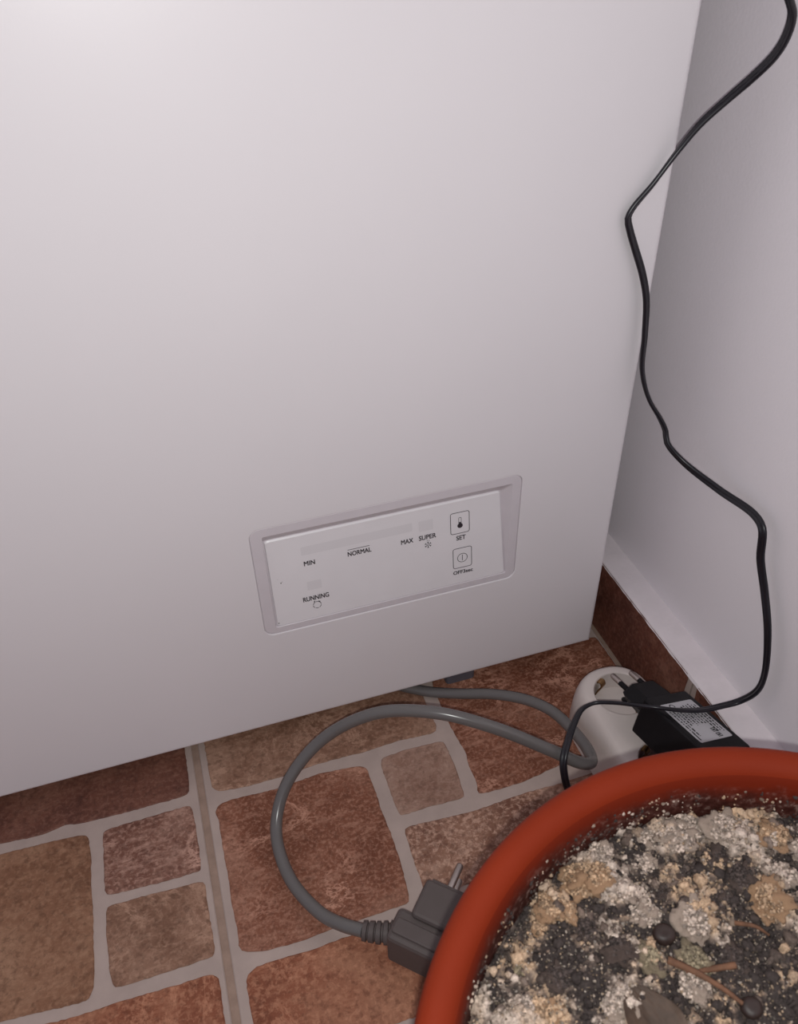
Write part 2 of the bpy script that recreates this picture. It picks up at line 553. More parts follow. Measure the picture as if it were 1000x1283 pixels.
vv = [v_.co.copy() for v_ in bm.verts]; ff = [[w.index for w in q.verts] for q in bm.faces]
bm.free()
mk('cabinet', vv, ff, M['enamel'], freezer)

# lid with its handle lip (above the picture)
lv, lf = rbox_local(1.03, 0.60, 0.06, 0.012)
mk('lid', [(p.x - 0.216, p.y + 0.685, p.z + 0.834) for p in lv], lf, M['enamel'], freezer)
lv, lf = rbox_local(0.18, 0.03, 0.022, 0.006)
mk('lid_handle', [(p.x - 0.216, p.y + 0.382, p.z + 0.824) for p in lv], lf, M['bezel'], freezer)
for fx, fy in ((0.176, 0.4375), (-0.62, 0.4375), (0.176, 0.93), (-0.62, 0.93)):
    rr = [[(fx + x * s, fy + y * s, z) for x, y in rrect(-0.0125, 0.0125, -0.019, 0.019, 0.003, 3)] for s, z in ((1.0, 0.0), (1.0, 0.012), (0.9, 0.0135), (0.9, 0.0212))]
    v, f = loft(rr)
    mk('foot', v, f, M['foot'], freezer)

# control panel: flange, sloped recess, tilted overlay plate
OX0, OX1, OZ0, OZ1 = 0.0330, 0.2047, 0.1215, 0.2030
rings = []
for r_, y in (((PX0 + .0002, PX1 - .0002, PZ0 + .0002, PZ1 - .0002, .0072), H_F + 0.0040),
              ((PX0 + .0008, PX1 - .0008, PZ0 + .0008, PZ1 - .0008, .0068), H_F + 0.0009),
              ((PX0 + .0014, PX1 - .0014, PZ0 + .0014, PZ1 - .0014, .0064), H_F + 0.0006),
              ((OX0, OX1, OZ0, OZ1, .0016), H_F + 0.0006),
              ((OX0 + .0004, OX1 - .0004, OZ0 + .0004, OZ1 - .0004, .0014), H_F + 0.0010)):
    rings.append([(x, y, z) for x, z in rrect(*r_, 8)])


def plate_pt(u, w, d=0.0):
    """u along x in mm, w up the tilted plate in mm, d out of the plate (m)"""
    k = w / 70.654
    return V((u / 1000.0 * (1 - 0.0073 * k), H_F + 0.001 + 0.005 * k - d * 0.9977, 0.1212 + 0.0728 * k + d * 0.0683))


def plate_ring(x0a, x0b, x1a, x1b, w0, w1, r, d):
    out = []
    for x, w in rrect(0, 1, 0, 1, 0.02, 8):
        u0 = x0a + (x0b - x0a) * w; u1 = x1a + (x1b - x1a) * w
        out.append(plate_pt(u0 + (u1 - u0) * x, w0 + (w1 - w0) * w, d))
    return out


rings.append(plate_ring(33.8, 33.6, 204.0, 200.4, 0.3, 71.6, 1, -0.0012))
v, f = loft(rings, cap0=False, cap1=True)
bezel = mk('panel_bezel', v, f, M['bezel'], freezer)
v, f = loft([plate_ring(34.6, 34.9, 203.2, 199.5, 0.6, 71.1, 1, -0.0012), plate_ring(34.6, 34.9, 203.2, 199.5, 0.6, 71.1, 1, -0.0008),
             plate_ring(34.9, 35.2, 202.9, 199.0, 0.9, 70.1, 1, 0.0)])
plate = mk('display_plate', v, f, M['plate'], freezer)


def flat(name, polys, mat, d=0.00012):
    vs_, fs = [], []
    for p in polys:
        b = len(vs_)
        vs_ += [plate_pt(u, w, d) for u, w in p]
        fs.append(tuple(range(b, b + len(p))))
    return mk(name, vs_, fs, mat, plate)


def ring_polys(outer, inner):
    n = len(outer)
    return [[outer[j], outer[(j + 1) % n], inner[(j + 1) % n], inner[j]] for j in range(n)]


def lettering(name, text, u0, u1, w0, w1):
    cu = bpy.data.curves.new(name, 'FONT')
    cu.body = text
    cu.resolution_u = 4
    to = bpy.data.objects.new('tmp_text', cu)
    COL.objects.link(to)
    dg = bpy.context.evaluated_depsgraph_get()
    me = bpy.data.meshes.new_from_object(to.evaluated_get(dg))
    bpy.data.objects.remove(to)
    co = np.array([tuple(q.co) for q in me.vertices])
    lo, hi = co.min(0), co.max(0)
    vs_, fs = [], []
    for k, (du, dw) in enumerate(((0, 0), (0.2, 0), (0, 0.2), (0.2, 0.2))):     # heavier strokes
        nb = len(vs_)
        vs_ += [plate_pt(u0 + du + (c[0] - lo[0]) / (hi[0] - lo[0]) * (u1 - u0 - 0.2), w0 + dw + (c[1] - lo[1]) / (hi[1] - lo[1]) * (w1 - w0 - 0.2), 0.00014 + k * 0.00001) for c in co]
        fs += [tuple(nb + i for i in q.vertices) for q in me.polygons]
    bpy.data.meshes.remove(me)
    o = mk(name, vs_, fs, M['ink'], plate)
    o['label'] = 'dark grey printed word ' + text
    return o


for w_ in ((57.5, 135.0, 54.3, 61.0), (139.6, 150.0, 52.3, 60.8), (58.5, 68.5, 25.2, 32.4)):
    flat('indicator_window', [rrect(*w_, 0.6, 3)], M['window'], 0.00006)['label'] = 'faint grey indicator window'
lettering('lettering', 'MIN', 58.4, 66.0, 45.7, 49.4)
lettering('lettering', 'NORMAL', 88.6, 105.2, 45.5, 49.2)
flat('overline', [[(88.8, 50.55), (104.2, 50.55), (104.2, 50.95), (88.8, 50.95)]], M['ink'])
lettering('lettering', 'MAX', 126.4, 135.2, 45.3, 49.0)
lettering('lettering', 'SUPER', 139.3, 151.9, 45.2, 49.1)
lettering('lettering', 'SET', 166.7, 173.7, 38.4, 42.2)
lettering('lettering', 'OFF3sec', 163.8, 178.8, 9.0, 12.2)
lettering('lettering', 'RUNNING', 54.4, 72.6, 16.2, 20.2)
# snowflake with two small ticks
sf = []
for k in range(6):
    a = math.radians(60 * k + 30)
    c, s = math.cos(a), math.sin(a)

    def pt(r, t, c=c, s=s):
        return (145.8 + r * c - t * s, 40.4 + r * s + t * c)
    sf.append([pt(0.5, -.22), pt(2.5, -.22), pt(2.5, .22), pt(0.5, .22)])
    sf.append([pt(1.5, 0), pt(2.2, .75), pt(2.5, .55), pt(1.8, -.1)])
    sf.append([pt(1.5, 0), pt(2.2, -.75), pt(2.5, -.55), pt(1.8, .1)])
for dx in (-.7, .7):
    sf.append([(145.6 + dx, 43.6), (146.0 + dx, 43.6), (146.3 + dx, 44.4), (145.9 + dx, 44.4)])
flat('snowflake_icon', sf, M['ink'])


def ring(cx, cy, r, w, n=28, gap=None):
    o = []
    for j in range(n):
        if gap and gap(j):
            continue
        a0, a1 = 2 * math.pi * j / n, 2 * math.pi * (j + 1) / n
        o.append([(cx + r * math.cos(a0), cy + r * math.sin(a0)), (cx + r * math.cos(a1), cy + r * math.sin(a1)),
                  (cx + (r - w) * math.cos(a1), cy + (r - w) * math.sin(a1)), (cx + (r - w) * math.cos(a0), cy + (r - w) * math.sin(a0))])
    return o


run = ring(63.6, 11.6, 3.0, 0.42, 30, lambda j: j % 5 == 4)
run += [[(62.4, 14.0), (62.4, 15.6), (61.2, 14.6)], [(64.9, 14.9), (66.2, 14.0), (64.9, 13.4)]]
flat('running_icon', run, M['ink'])
LW = 0.45
b1 = flat('set_button', ring_polys(rrect(162.5, 176.8, 43.9, 61.5, 1.8, 4), rrect(162.5 + LW, 176.8 - LW, 43.9 + LW, 61.5 - LW, 1.8 - LW, 4))
          + [[(169.7 + 2.0 * math.cos(i * math.pi / 10), 50.4 + 2.0 * math.sin(i * math.pi / 10)) for i in range(20)]]
          + ring_polys(rrect(168.6, 170.8, 51.6, 57.2, 0.9, 4), rrect(168.95, 170.45, 51.9, 56.85, 0.6, 4))
          + [[(169.1, 52.2), (170.3, 52.2), (170.3, 53.4), (169.1, 53.4)]], M['ink'])
b1['label'] = 'rounded square outline with a thermometer'
b2 = flat('power_button', ring_polys(rrect(163.8, 178.2, 14.2, 31.6, 1.8, 4), rrect(163.8 + LW, 178.2 - LW, 14.2 + LW, 31.6 - LW, 1.8 - LW, 4))
          + ring(171.0, 22.8, 3.9, 0.42) + [[(170.75, 20.4), (171.2, 20.4), (171.2, 25.4), (170.75, 25.4)]], M['ink'])
b2['label'] = 'rounded square outline with an upright line in a circle'
for u, w, r in ((41.4, 36.4, 0.55), (42.2, 37.2, 0.28), (35.6, 3.4, 0.5), (39.6, 40.0, 0.15)):
    flat('dirt_speck', [[(u + r * math.cos(i) * (0.7 + 0.3 * random.random()), w + r * math.sin(i) * (0.7 + 0.3 * random.random())) for i in np.arange(0, 6.2, 0.7)]], M['speck'])

# ------------------------------------------------------------------ plant pot
PC = V((0.1505, 0.0351, 0.0))
prof = [(0.0, 0.004), (0.088, 0.004), (0.0935, 0.000), (0.0985, 0.000), (0.1015, 0.004), (0.1060, 0.050), (0.1125, 0.110), (0.1190, 0.165), (0.1225, 0.196),
        (0.1255, 0.1985), (0.1340, 0.1995), (0.1350, 0.2020), (0.1368, 0.2180), (0.1376, 0.2290), (0.1377, 0.2340), (0.1368, 0.2372), (0.1352, 0.2390),
        (0.1325, 0.2400), (0.1295, 0.2396), (0.1265, 0.2380), (0.1243, 0.2350), (0.1232, 0.2310), (0.1226, 0.2240), (0.1215, 0.2100), (0.1190, 0.1800), (0.1150, 0.1300), (0.0, 0.1250)]
NP = 128
rings = [[(PC.x + r * math.cos(2 * math.pi * j / NP), PC.y + r * math.sin(2 * math.pi * j / NP), z) for j in range(NP)] for r, z in prof[1:-1]]
vv, ff = loft(rings, cap0=True, cap1=True)
pot_root = thing('plant_pot', (PC.x, PC.y, 0.0), 'round terracotta-orange plastic plant pot with a thick rolled rim, filled with crusted soil', 'plant pot')
pot_body = mk('pot_body', vv, ff, M['pot'], pot_root, smooth=True, sharp=50)


def dirty_inner():
    t = NT('soil_stained_pot_wall')
    tc = t.n('ShaderNodeTexCoord')
    co = tc.outputs['Object']
    sx = t.n('ShaderNodeSeparateXYZ'); t.l(co, sx.inputs[0])
    n1 = t.noise(co, 70, 5, 0.65)
    ad_ = t.n('ShaderNodeMath', operation='MULTIPLY_ADD'); t.l(n1, ad_.inputs[0]); ad_.inputs[1].default_value = -0.016; t.l(sx.outputs['Z'], ad_.inputs[2])
    mr = t.n('ShaderNodeMapRange'); t.l(ad_.outputs[0], mr.inputs['Value'])
    for k, q in (('From Min', 0.1025), ('From Max', 0.0915), ('To Min', 0.0), ('To Max', 1.0)):
        mr.inputs[k].default_value = q
    dirt = t.ramp(t.noise(co, 260, 5, 0.7), [(0.4, lin((52, 20, 14))), (0.55, lin((74, 40, 34))), (0.68, lin((132, 108, 100)))])
    col = t.mix(mr.outputs[0], lin((110, 32, 11)), dirt.outputs[0])
    t.l(col, t.b.inputs['Base Color'])
    t.b.inputs['Roughness'].default_value = 0.75
    t.b.inputs['Specular IOR Level'].default_value = 0.15
    return t.m


pot_body.data.materials.append(dirty_inner())
for p_ in pot_body.data.polygons:
    if math.hypot(p_.center.x, p_.center.y) < 0.1241 and p_.center.z > 0.015 and p_.normal.x * p_.center.x + p_.normal.y * p_.center.y < 0:
        p_.material_index = 1

# ------------------------------------------------------------------ crusted potting soil
def vnoise(x, y, sc, seed, octv=4, rough=0.55):
    r = np.random.default_rng(seed)
    lat = r.random((256, 256))
    out = np.zeros_like(x); amp = 1.0; tot = 0
    for k in range(octv):
        u = x * sc + 13.1 * k + 60; w = y * sc + 7.7 * k + 60
        iu = np.floor(u).astype(int); iw = np.floor(w).astype(int)
        fu = u - iu; fw = w - iw
        fu = fu * fu * (3 - 2 * fu); fw = fw * fw * (3 - 2 * fw)
        a = lat[iu % 256, iw % 256]; b = lat[(iu + 1) % 256, iw % 256]
        c = lat[iu % 256, (iw + 1) % 256]; d = lat[(iu + 1) % 256, (iw + 1) % 256]
        out += amp * ((a * (1 - fu) + b * fu) * (1 - fw) + (c * (1 - fu) + d * fu) * fw)
        tot += amp; amp *= rough; sc *= 2.1
    return out / tot


SOIL_Z = 0.2120
# spots where the pale crust sits, read off the plan of the pot: x, y, radius, strength (negative = bare dark soil)
CR = [(0.099, 0.136, 0.007, 1.0), (0.117, 0.1405, 0.013, 0.9), (0.079, 0.103, 0.008, 0.9), (0.181, 0.1106, 0.008, 0.9), (0.1495, 0.1145, 0.008, 0.8),
      (0.1403, 0.1004, 0.008, 0.8), (0.125, 0.107, 0.006, 0.5), (0.163, 0.147, 0.013, 1.0), (0.1815, 0.1427, 0.012, 0.8), (0.1055, 0.0948, 0.007, 0.7),
      (0.095, 0.118, 0.013, -0.9), (0.1357, 0.113, 0.006, -0.8), (0.1, 0.105, 0.011, -0.7), (0.16, 0.132, 0.007, -0.6), (0.152, 0.085, 0.012, -0.7), (0.175, 0.126, 0.007, -0.6),
      (0.2, 0.13, 0.01, 0.6), (0.135, 0.135, 0.01, 0.5), (0.165, 0.098, 0.01, -0.5), (0.118, 0.124, 0.009, 0.4)]


def crust(x, y):
    c = vnoise(x, y, 70, 3, 5, 0.68) + 0.55 * (vnoise(x, y, 300, 5, 3, 0.65) - 0.5)
    for cx, cy, r, s in CR:
        c = c + 0.22 * s * np.exp(-((x - cx) ** 2 + (y - cy) ** 2) / (r * r))
    return c


def soil_h(x, y):
    d = np.hypot(x - PC.x, y - PC.y)
    h = SOIL_Z + (vnoise(x, y, 40, 21, 4, 0.6) - 0.5) * 0.012 + (vnoise(x, y, 300, 22, 3, 0.6) - 0.5) * 0.0040
    h = h + np.clip(crust(x, y) - 0.52, 0, 0.3) * 0.016
    h = h + np.clip((d - 0.108) / 0.013, 0, 1) ** 2 * -0.0015 - 0.004 * np.clip(1 - d / 0.08, 0, 1)
    return h


def soil_col(x, y, jit):
    c = crust(x, y) + jit
    t = np.clip((c - 0.485) / 0.22, 0, 1)
    tone = vnoise(x, y, 60, 31, 3)
    dark = np.array([0.050, 0.037, 0.034]); mid = np.array([0.165, 0.118, 0.096])
    warm = np.array([0.56, 0.385, 0.255]); white = np.array([0.60, 0.485, 0.41])
    w = np.clip((tone - 0.40) / 0.16, 0, 1)[:, None]
    pale = warm * (1 - w) + white * w
    t = t[:, None]
    lo = dark * (1 - np.clip(t * 2, 0, 1)) + mid * np.clip(t * 2, 0, 1)
    return lo * (1 - np.clip(t * 2 - 1, 0, 1)) + pale * np.clip(t * 2 - 1, 0, 1)


def soil_material():
    t = NT('crusted_soil')
    at = t.n('ShaderNodeAttribute', attribute_name='crust_colour')
    tc = t.n('ShaderNodeTexCoord')
    fi = t.noise(tc.outputs['Object'], 900, 4, 0.7)
    r = t.ramp(fi, [(0.3, (0.5, 0.5, 0.5, 1)), (0.65, (1.25, 1.25, 1.25, 1))])
    col = t.mix(1.0, at.outputs['Color'], r.outputs[0], 'MULTIPLY')
    t.l(col, t.b.inputs['Base Color'])
    t.b.inputs['Roughness'].default_value = 0.8
    t.b.inputs['Specular IOR Level'].default_value = 0.35
    t.bump(fi, 0.7, 0.0008)
    return t.m


M['soil'] = soil_material()


def mesh_np(name, vs_, tris, cols, mat, parent, center):
    me = bpy.data.meshes.new(name)
    vs_ = vs_ - np.array(center)
    me.vertices.add(len(vs_)); me.vertices.foreach_set('co', vs_.astype(np.float32).ravel())
    k = tris.shape[1]
    me.loops.add(tris.size); me.loops.foreach_set('vertex_index', tris.astype(np.int32).ravel())
    me.polygons.add(len(tris)); me.polygons.foreach_set('loop_start', np.arange(0, tris.size, k, dtype=np.int32))
    me.update(calc_edges=True); me.validate()
    ca = me.color_attributes.new('crust_colour', 'FLOAT_COLOR', 'POINT')
    ca.data.foreach_set('color', np.c_[cols, np.ones(len(cols))].astype(np.float32).ravel())
    me.materials.append(mat)
    o = bpy.data.objects.new(name, me); COL.objects.link(o)
    pos = V(center)
    if parent:
        o.parent = parent; pos = pos - parent.location
    o.location = pos
    return o


NR, NA = 130, 560
rr_ = np.linspace(0.0005, 0.1212, NR); aa = np.linspace(0, 2 * np.pi, NA, endpoint=False)
RR, AA = np.meshgrid(rr_, aa, indexing='ij')
X = (PC.x + RR * np.cos(AA)).ravel(); Y = (PC.y + RR * np.sin(AA)).ravel()
Z = soil_h(X, Y)
idx = np.arange(NR * NA).reshape(NR, NA)
q = np.stack([idx[:-1, :], idx[1:, :], np.roll(idx, -1, 1)[1:, :], np.roll(idx, -1, 1)[:-1, :]], -1).reshape(-1, 4)
soil = mesh_np('potting_soil', np.c_[X, Y, Z], q, soil_col(X, Y, RNG.normal(0, 0.02, len(X))), M['soil'], None, (PC.x, PC.y, SOIL_Z))
soil.data.polygons.foreach_set('use_smooth', [True] * len(soil.data.polygons))
soil['kind'] = 'stuff'
tag(soil, 'dark soil covered with beige and white mineral crust in the orange pot', 'soil')


def crumbs(name, n, rmin, rmax, sub, rim=False):
    bm = bmesh.new(); bmesh.ops.create_icosphere(bm, subdivisions=sub, radius=1.0)
    bv = np.array([tuple(w.co) for w in bm.verts]); bf = np.array([[w.index for w in g.verts] for g in bm.faces]); bm.free()
    if rim:
        d = RNG.uniform(0.1190, 0.1224, n); a = RNG.uniform(0.15 * np.pi, 0.95 * np.pi, n)
        keep = vnoise(np.cos(a) * .1, np.sin(a) * .1, 160, 44, 3) > 0.46
        d = d[keep]; a = a[keep]; n = len(a)
    else:
        d = 0.1205 * np.sqrt(RNG.random(n)); a = RNG.uniform(0, 2 * np.pi, n)
    x = PC.x + d * np.cos(a); y = PC.y + d * np.sin(a)
    r = rmin * (rmax / rmin) ** (RNG.random(n) ** 1.6)
    z = soil_h(x, y) + r * RNG.uniform(-0.15, 0.45, n)
    if rim:
        z = SOIL_Z - 0.002 + RNG.random(n) ** 2.2 * 0.017
        lim = 0.1214 + (z - 0.21) * 0.085
        x = PC.x + lim * np.cos(a); y = PC.y + lim * np.sin(a)
    sh = RNG.uniform(0.65, 1.3, (n, 3))
    vs_ = bv[None] * (1 + RNG.normal(0, 0.20, (n, len(bv)))[..., None]) * (r[:, None] * sh)[:, None, :]
    vs_ = vs_ + np.c_[x, y, z][:, None, :]
    fs = bf[None] + (np.arange(n) * len(bv))[:, None, None]
    c = soil_col(x, y, RNG.normal(0.0 if not rim else 0.0, 0.11, n)) * RNG.uniform(0.7, 1.2, n)[:, None]
    cols = np.repeat(c, len(bv), 0)
    o = mesh_np(name, vs_.reshape(-1, 3), fs.reshape(-1, 3), cols, M['soil'], soil, (PC.x, PC.y, SOIL_Z))
    o['kind'] = 'stuff'
    return o


crumbs('soil_crumbs', 26000, 0.00035, 0.0011, 1)
crumbs('soil_crumbs', 2600, 0.0010, 0.0024, 2)
crumbs('rim_crumbs', 900, 0.0003, 0.0010, 1, rim=True)

# larger single lumps of crust, each a piece of its own
def lump_mesh(seed, warm):
    bm = bmesh.new(); bmesh.ops.create_icosphere(bm, subdivisions=4, radius=1.0)
    for w in bm.verts:
        p = w.co.copy()
        k = 1 + 0.75 * mnoise.noise(p * 1.5 + V((seed, 0, 0))) + 0.42 * mnoise.noise(p * 3.1 + V((0, seed, 0))) + 0.30 * abs(mnoise.noise(p * 7 + V((0, 0, seed)))) + 0.16 * mnoise.noise(p * 15 + V((0, 0, seed)))
        w.co = p * k
        w.co.z *= 0.42
    me = bpy.data.meshes.new('soil_clump'); bm.to_mesh(me); bm.free()
    me.polygons.foreach_set('use_smooth', [True] * len(me.polygons))
    return me


def lump_material(name, a, b, c):
    t = NT(name)
    co = t.coords()
    f = t.noise(co, 420, 5, 0.65)
    col = t.ramp(f, [(0.36, lin(a)), (0.48, lin(b)), (0.60, lin(c))]).outputs[0]
    t.l(col, t.b.inputs['Base Color'])
    t.b.inputs['Roughness'].default_value = 0.9
    t.bump(t.noise(co, 900, 4, 0.7), 0.6, 0.0008)
    return t.m


LM = [lump_material('crust_orange', (84, 60, 46), (158, 122, 92), (188, 154, 122)),
      lump_material('crust_white', (72, 58, 52), (150, 130, 117), (204, 186, 170)),
      lump_material('crust_dark', (40, 31, 29), (60, 48, 45), (112, 94, 84)),
      lump_material('crust_yellow', (66, 57, 46), (118, 104, 84), (158, 142, 118))]
LME = []
for k in range(12):
    me = lump_mesh(k * 5.3 + 1, 0)
    me.materials.append(LM[(0, 1, 2, 3, 1, 2, 0, 1, 2, 1, 0, 2)[k]])
    LME.append(me)
LOCS = [(0.0995, 0.1375, 0.0050, 0), (0.0965, 0.1330, 0.0048, 6), (0.1035, 0.1325, 0.0045, 10), (0.1150, 0.1420, 0.0075, 10), (0.1215, 0.1400, 0.006, 0), (0.0795, 0.1022, 0.0055, 0),
        (0.0735, 0.1060, 0.0045, 1), (0.0905, 0.1290, 0.0028, 6), (0.1055, 0.0948, 0.006, 1), (0.1085, 0.0980, 0.004, 7), (0.1812, 0.1110, 0.0062, 10), (0.1780, 0.1085, 0.004, 0),
        (0.1490, 0.1140, 0.0065, 9), (0.1405, 0.1005, 0.0065, 3), (0.1255, 0.1070, 0.0048, 3), (0.1610, 0.1465, 0.0075, 4), (0.1705, 0.1480, 0.006, 7), (0.1815, 0.1430, 0.007, 9),
        (0.1520, 0.1505, 0.005, 1), (0.1900, 0.1395, 0.0055, 4), (0.1990, 0.1330, 0.006, 10), (0.2065, 0.1240, 0.005, 7), (0.1335, 0.1230, 0.006, 4), (0.1290, 0.1325, 0.0045, 9),
        (0.1450, 0.1300, 0.005, 2), (0.1600, 0.1300, 0.006, 8), (0.1720, 0.1330, 0.0055, 11), (0.1760, 0.1225, 0.005, 5), (0.1650, 0.1180, 0.005, 2), (0.1360, 0.0930, 0.006, 1),
        (0.1560, 0.0970, 0.005, 8), (0.1930, 0.1180, 0.0055, 9), (0.1440, 0.1420, 0.0055, 1), (0.1280, 0.1490, 0.005, 7), (0.0900, 0.1110, 0.0045, 5), (0.1080, 0.1240, 0.0045, 2), (0.1160, 0.1130, 0.005, 8)]
for k in range(40):
    d = 0.113 * math.sqrt(random.random()); a = random.uniform(0, 2 * math.pi)
    x_, y_ = PC.x + d * math.cos(a), PC.y + d * math.sin(a)
    r_ = random.uniform(0.0018, 0.0038)
    if any((x_ - l[0]) ** 2 + (y_ - l[1]) ** 2 < (l[2] + r_) ** 2 * 0.7 for l in LOCS):
        continue
    LOCS.append((x_, y_, r_, random.randrange(12)))
for x_, y_, r_, k in LOCS:
    o = bpy.data.objects.new('soil_clump', LME[k]); COL.objects.link(o); o.parent = soil
    z_ = float(soil_h(np.array([x_]), np.array([y_]))[0]) + r_ * 0.02
    o.location = V((x_, y_, z_)) - soil.location
    o.scale = (r_, r_ * random.uniform(0.75, 1.1), r_ * random.uniform(0.7, 1.0))
    o.rotation_euler = (random.uniform(-.25, .25), random.uniform(-.25, .25), random.uniform(0, 6.28))


# crumbs stuck on the lumps, and a dusting of fine pale grains over everything
def dust(name, x, y, z, r, cols):
    bm = bmesh.new(); bmesh.ops.create_icosphere(bm, subdivisions=1, radius=1.0)
    bv = np.array([tuple(w.co) for w in bm.verts]); bf = np.array([[w.index for w in g.verts] for g in bm.faces]); bm.free()
    n = len(x)
    vs_ = bv[None] * (1 + RNG.normal(0, 0.2, (n, len(bv)))[..., None]) * (r[:, None] * RNG.uniform(0.7, 1.3, (n, 3)))[:, None, :] + np.c_[x, y, z][:, None, :]
    fs = bf[None] + (np.arange(n) * len(bv))[:, None, None]
    o = mesh_np(name, vs_.reshape(-1, 3), fs.reshape(-1, 3), np.repeat(cols, len(bv), 0), M['soil'], soil, (PC.x, PC.y, SOIL_Z))
    o['kind'] = 'stuff'


TONES = {0: (0.50, 0.335, 0.215), 1: (0.56, 0.45, 0.38), 2: (0.085, 0.063, 0.057), 3: (0.32, 0.26, 0.175)}
KIND = (0, 1, 2, 3, 1, 2, 0, 1, 2, 1, 0, 2)
dx_, dy_, dz_, dr_, dc_ = [], [], [], [], []
for x_, y_, r_, k in LOCS:
    n = int(140 * (r_ / 0.005) ** 1.6)
    rho = np.sqrt(RNG.random(n)) * 0.95; a = RNG.uniform(0, 6.283, n)
    dx_.append(x_ + r_ * rho * np.cos(a)); dy_.append(y_ + r_ * rho * np.sin(a))
    zb = float(soil_h(np.array([x_]), np.array([y_]))[0])
    dz_.append(zb + r_ * 0.46 * np.sqrt(np.clip(1.02 - rho ** 2, 0, 1)) * RNG.uniform(0.75, 1.12, n))
    dr_.append(RNG.uniform(0.0003, 0.0009, n))
    dc_.append(np.array(TONES[KIND[k]])[None] * RNG.uniform(0.35, 1.35, n)[:, None])
dust('crust_grains', *[np.concatenate(q_) for q_ in (dx_, dy_, dz_, dr_)], np.concatenate(dc_))
n = 15000
d_ = 0.1195 * np.sqrt(RNG.random(n)); a = RNG.uniform(0, 6.283, n)
x_ = PC.x + d_ * np.cos(a); y_ = PC.y + d_ * np.sin(a); r_ = RNG.uniform(0.00018, 0.0006, n)
w_ = RNG.random(n)[:, None]
dust('fine_grains', x_, y_, soil_h(x_, y_) + RNG.uniform(0.0004, 0.0012, n), r_, (np.array([[0.38, 0.27, 0.18]]) * w_ + np.array([[0.36, 0.31, 0.27]]) * (1 - w_)) * RNG.uniform(0.25, 1.35, n)[:, None])


def on_soil(x, y, up=0.0):
    return V((x, y, float(soil_h(np.array([x]), np.array([y]))[0]) + up))


def twig(pts, r, label):
    pa = spline(pts, 0.0015)
    k0 = random.random() * 9
    sec = [(r * math.cos(2 * math.pi * i / 7) * (0.9 + 0.2 * random.random()), r * math.sin(2 * math.pi * i / 7)) for i in range(7)]
    rg = sweep(pa, sec, scale=lambda t: 1.0 - 0.45 * t + 0.14 * mnoise.noise(V((t * 14, k0, 0))))
    v_, f_ = loft(rg)
    o = mk('dry_twig', v_, f_, M['wood'], smooth=True, sharp=60)
    tag(o, label, 'twig')


twig([on_soil(0.1540, 0.0945, 0.0034), on_soil(0.1450, 0.0965, 0.0030), on_soil(0.1385, 0.0972, 0.0030), on_soil(0.1350, 0.0980, 0.0022)], 0.0014, 'short pale brown twig lying nearly level on the potted soil')
twig([on_soil(0.1300, 0.1030, 0.0034), on_soil(0.1370, 0.0965, 0.0052), on_soil(0.1430, 0.0890, 0.0036), on_soil(0.1480, 0.0825, 0.0024)], 0.0015, 'longer brown twig slanting under the short pale twig on the soil')
twig([on_soil(0.1640, 0.1085, 0.0030), on_soil(0.1690, 0.1040, 0.0038), on_soil(0.1740, 0.1010, 0.0026)], 0.0010, 'thin tan stalk fragment on the right of the potted soil')

# curled dead leaf at the near edge of the view
LN, LMx = 14, 7
lv, lf = [], []
for i in range(LN + 1):
    t = i / LN
    wd = 0.010 * math.sin(math.pi * min(1, t * 0.92 + 0.06)) ** 0.8
    for j in range(-LMx, LMx + 1):
        s = j / LMx
        lv.append((0.1125 + 0.010 * s * (wd / 0.010) + 0.004 * t, 0.0990 - 0.030 * t, SOIL_Z + 0.0045 + 0.004 * abs(s) ** 1.5 * (wd / 0.010) - 0.002 * t + 0.0006 * math.sin(j * 2.1 + i)))
W_ = 2 * LMx + 1
nb = len(lv)
lv += [(a, b, c - 0.0004) for a, b, c in lv]
for i in range(LN):
    for j in range(W_ - 1):
        a = i * W_ + j
        lf.append((a, a + 1, a + W_ + 1, a + W_))
        lf.append((nb + a, nb + a + W_, nb + a + W_ + 1, nb + a + 1))
o = mk('dead_leaf', lv, lf, M['leaf'], smooth=True)
tag(o, 'curled brown dead leaf lying on the potted soil', 'leaf')


def seed(x, y, r, label):
    bm = bmesh.new(); bmesh.ops.create_icosphere(bm, subdivisions=3, radius=1.0)
    vs_ = []
    c = on_soil(x, y, r * 0.45)
    for w in bm.verts:
        k = 1 + 0.10 * mnoise.noise(w.co * 1.6 + V((x * 900, 0, 0)))
        dent = 1 - 0.25 * max(0, w.co.z) ** 6
        vs_.append((c.x + w.co.x * r * k, c.y + w.co.y * r * 0.9 * k, c.z + w.co.z * r * 0.75 * k * dent))
    bm.verts.index_update()
    fs = [[w.index for w in g.verts] for g in bm.faces]; bm.free()
    o = mk('seed', vs_, fs, M['seed'], smooth=True)
    tag(o, label, 'seed')


seed(0.1357, 0.1132, 0.0046, 'dark brown round seed on pale crust in the middle of the potted soil')
seed(0.1508, 0.0806, 0.0042, 'dark brown round seed near the end of the longer twig')

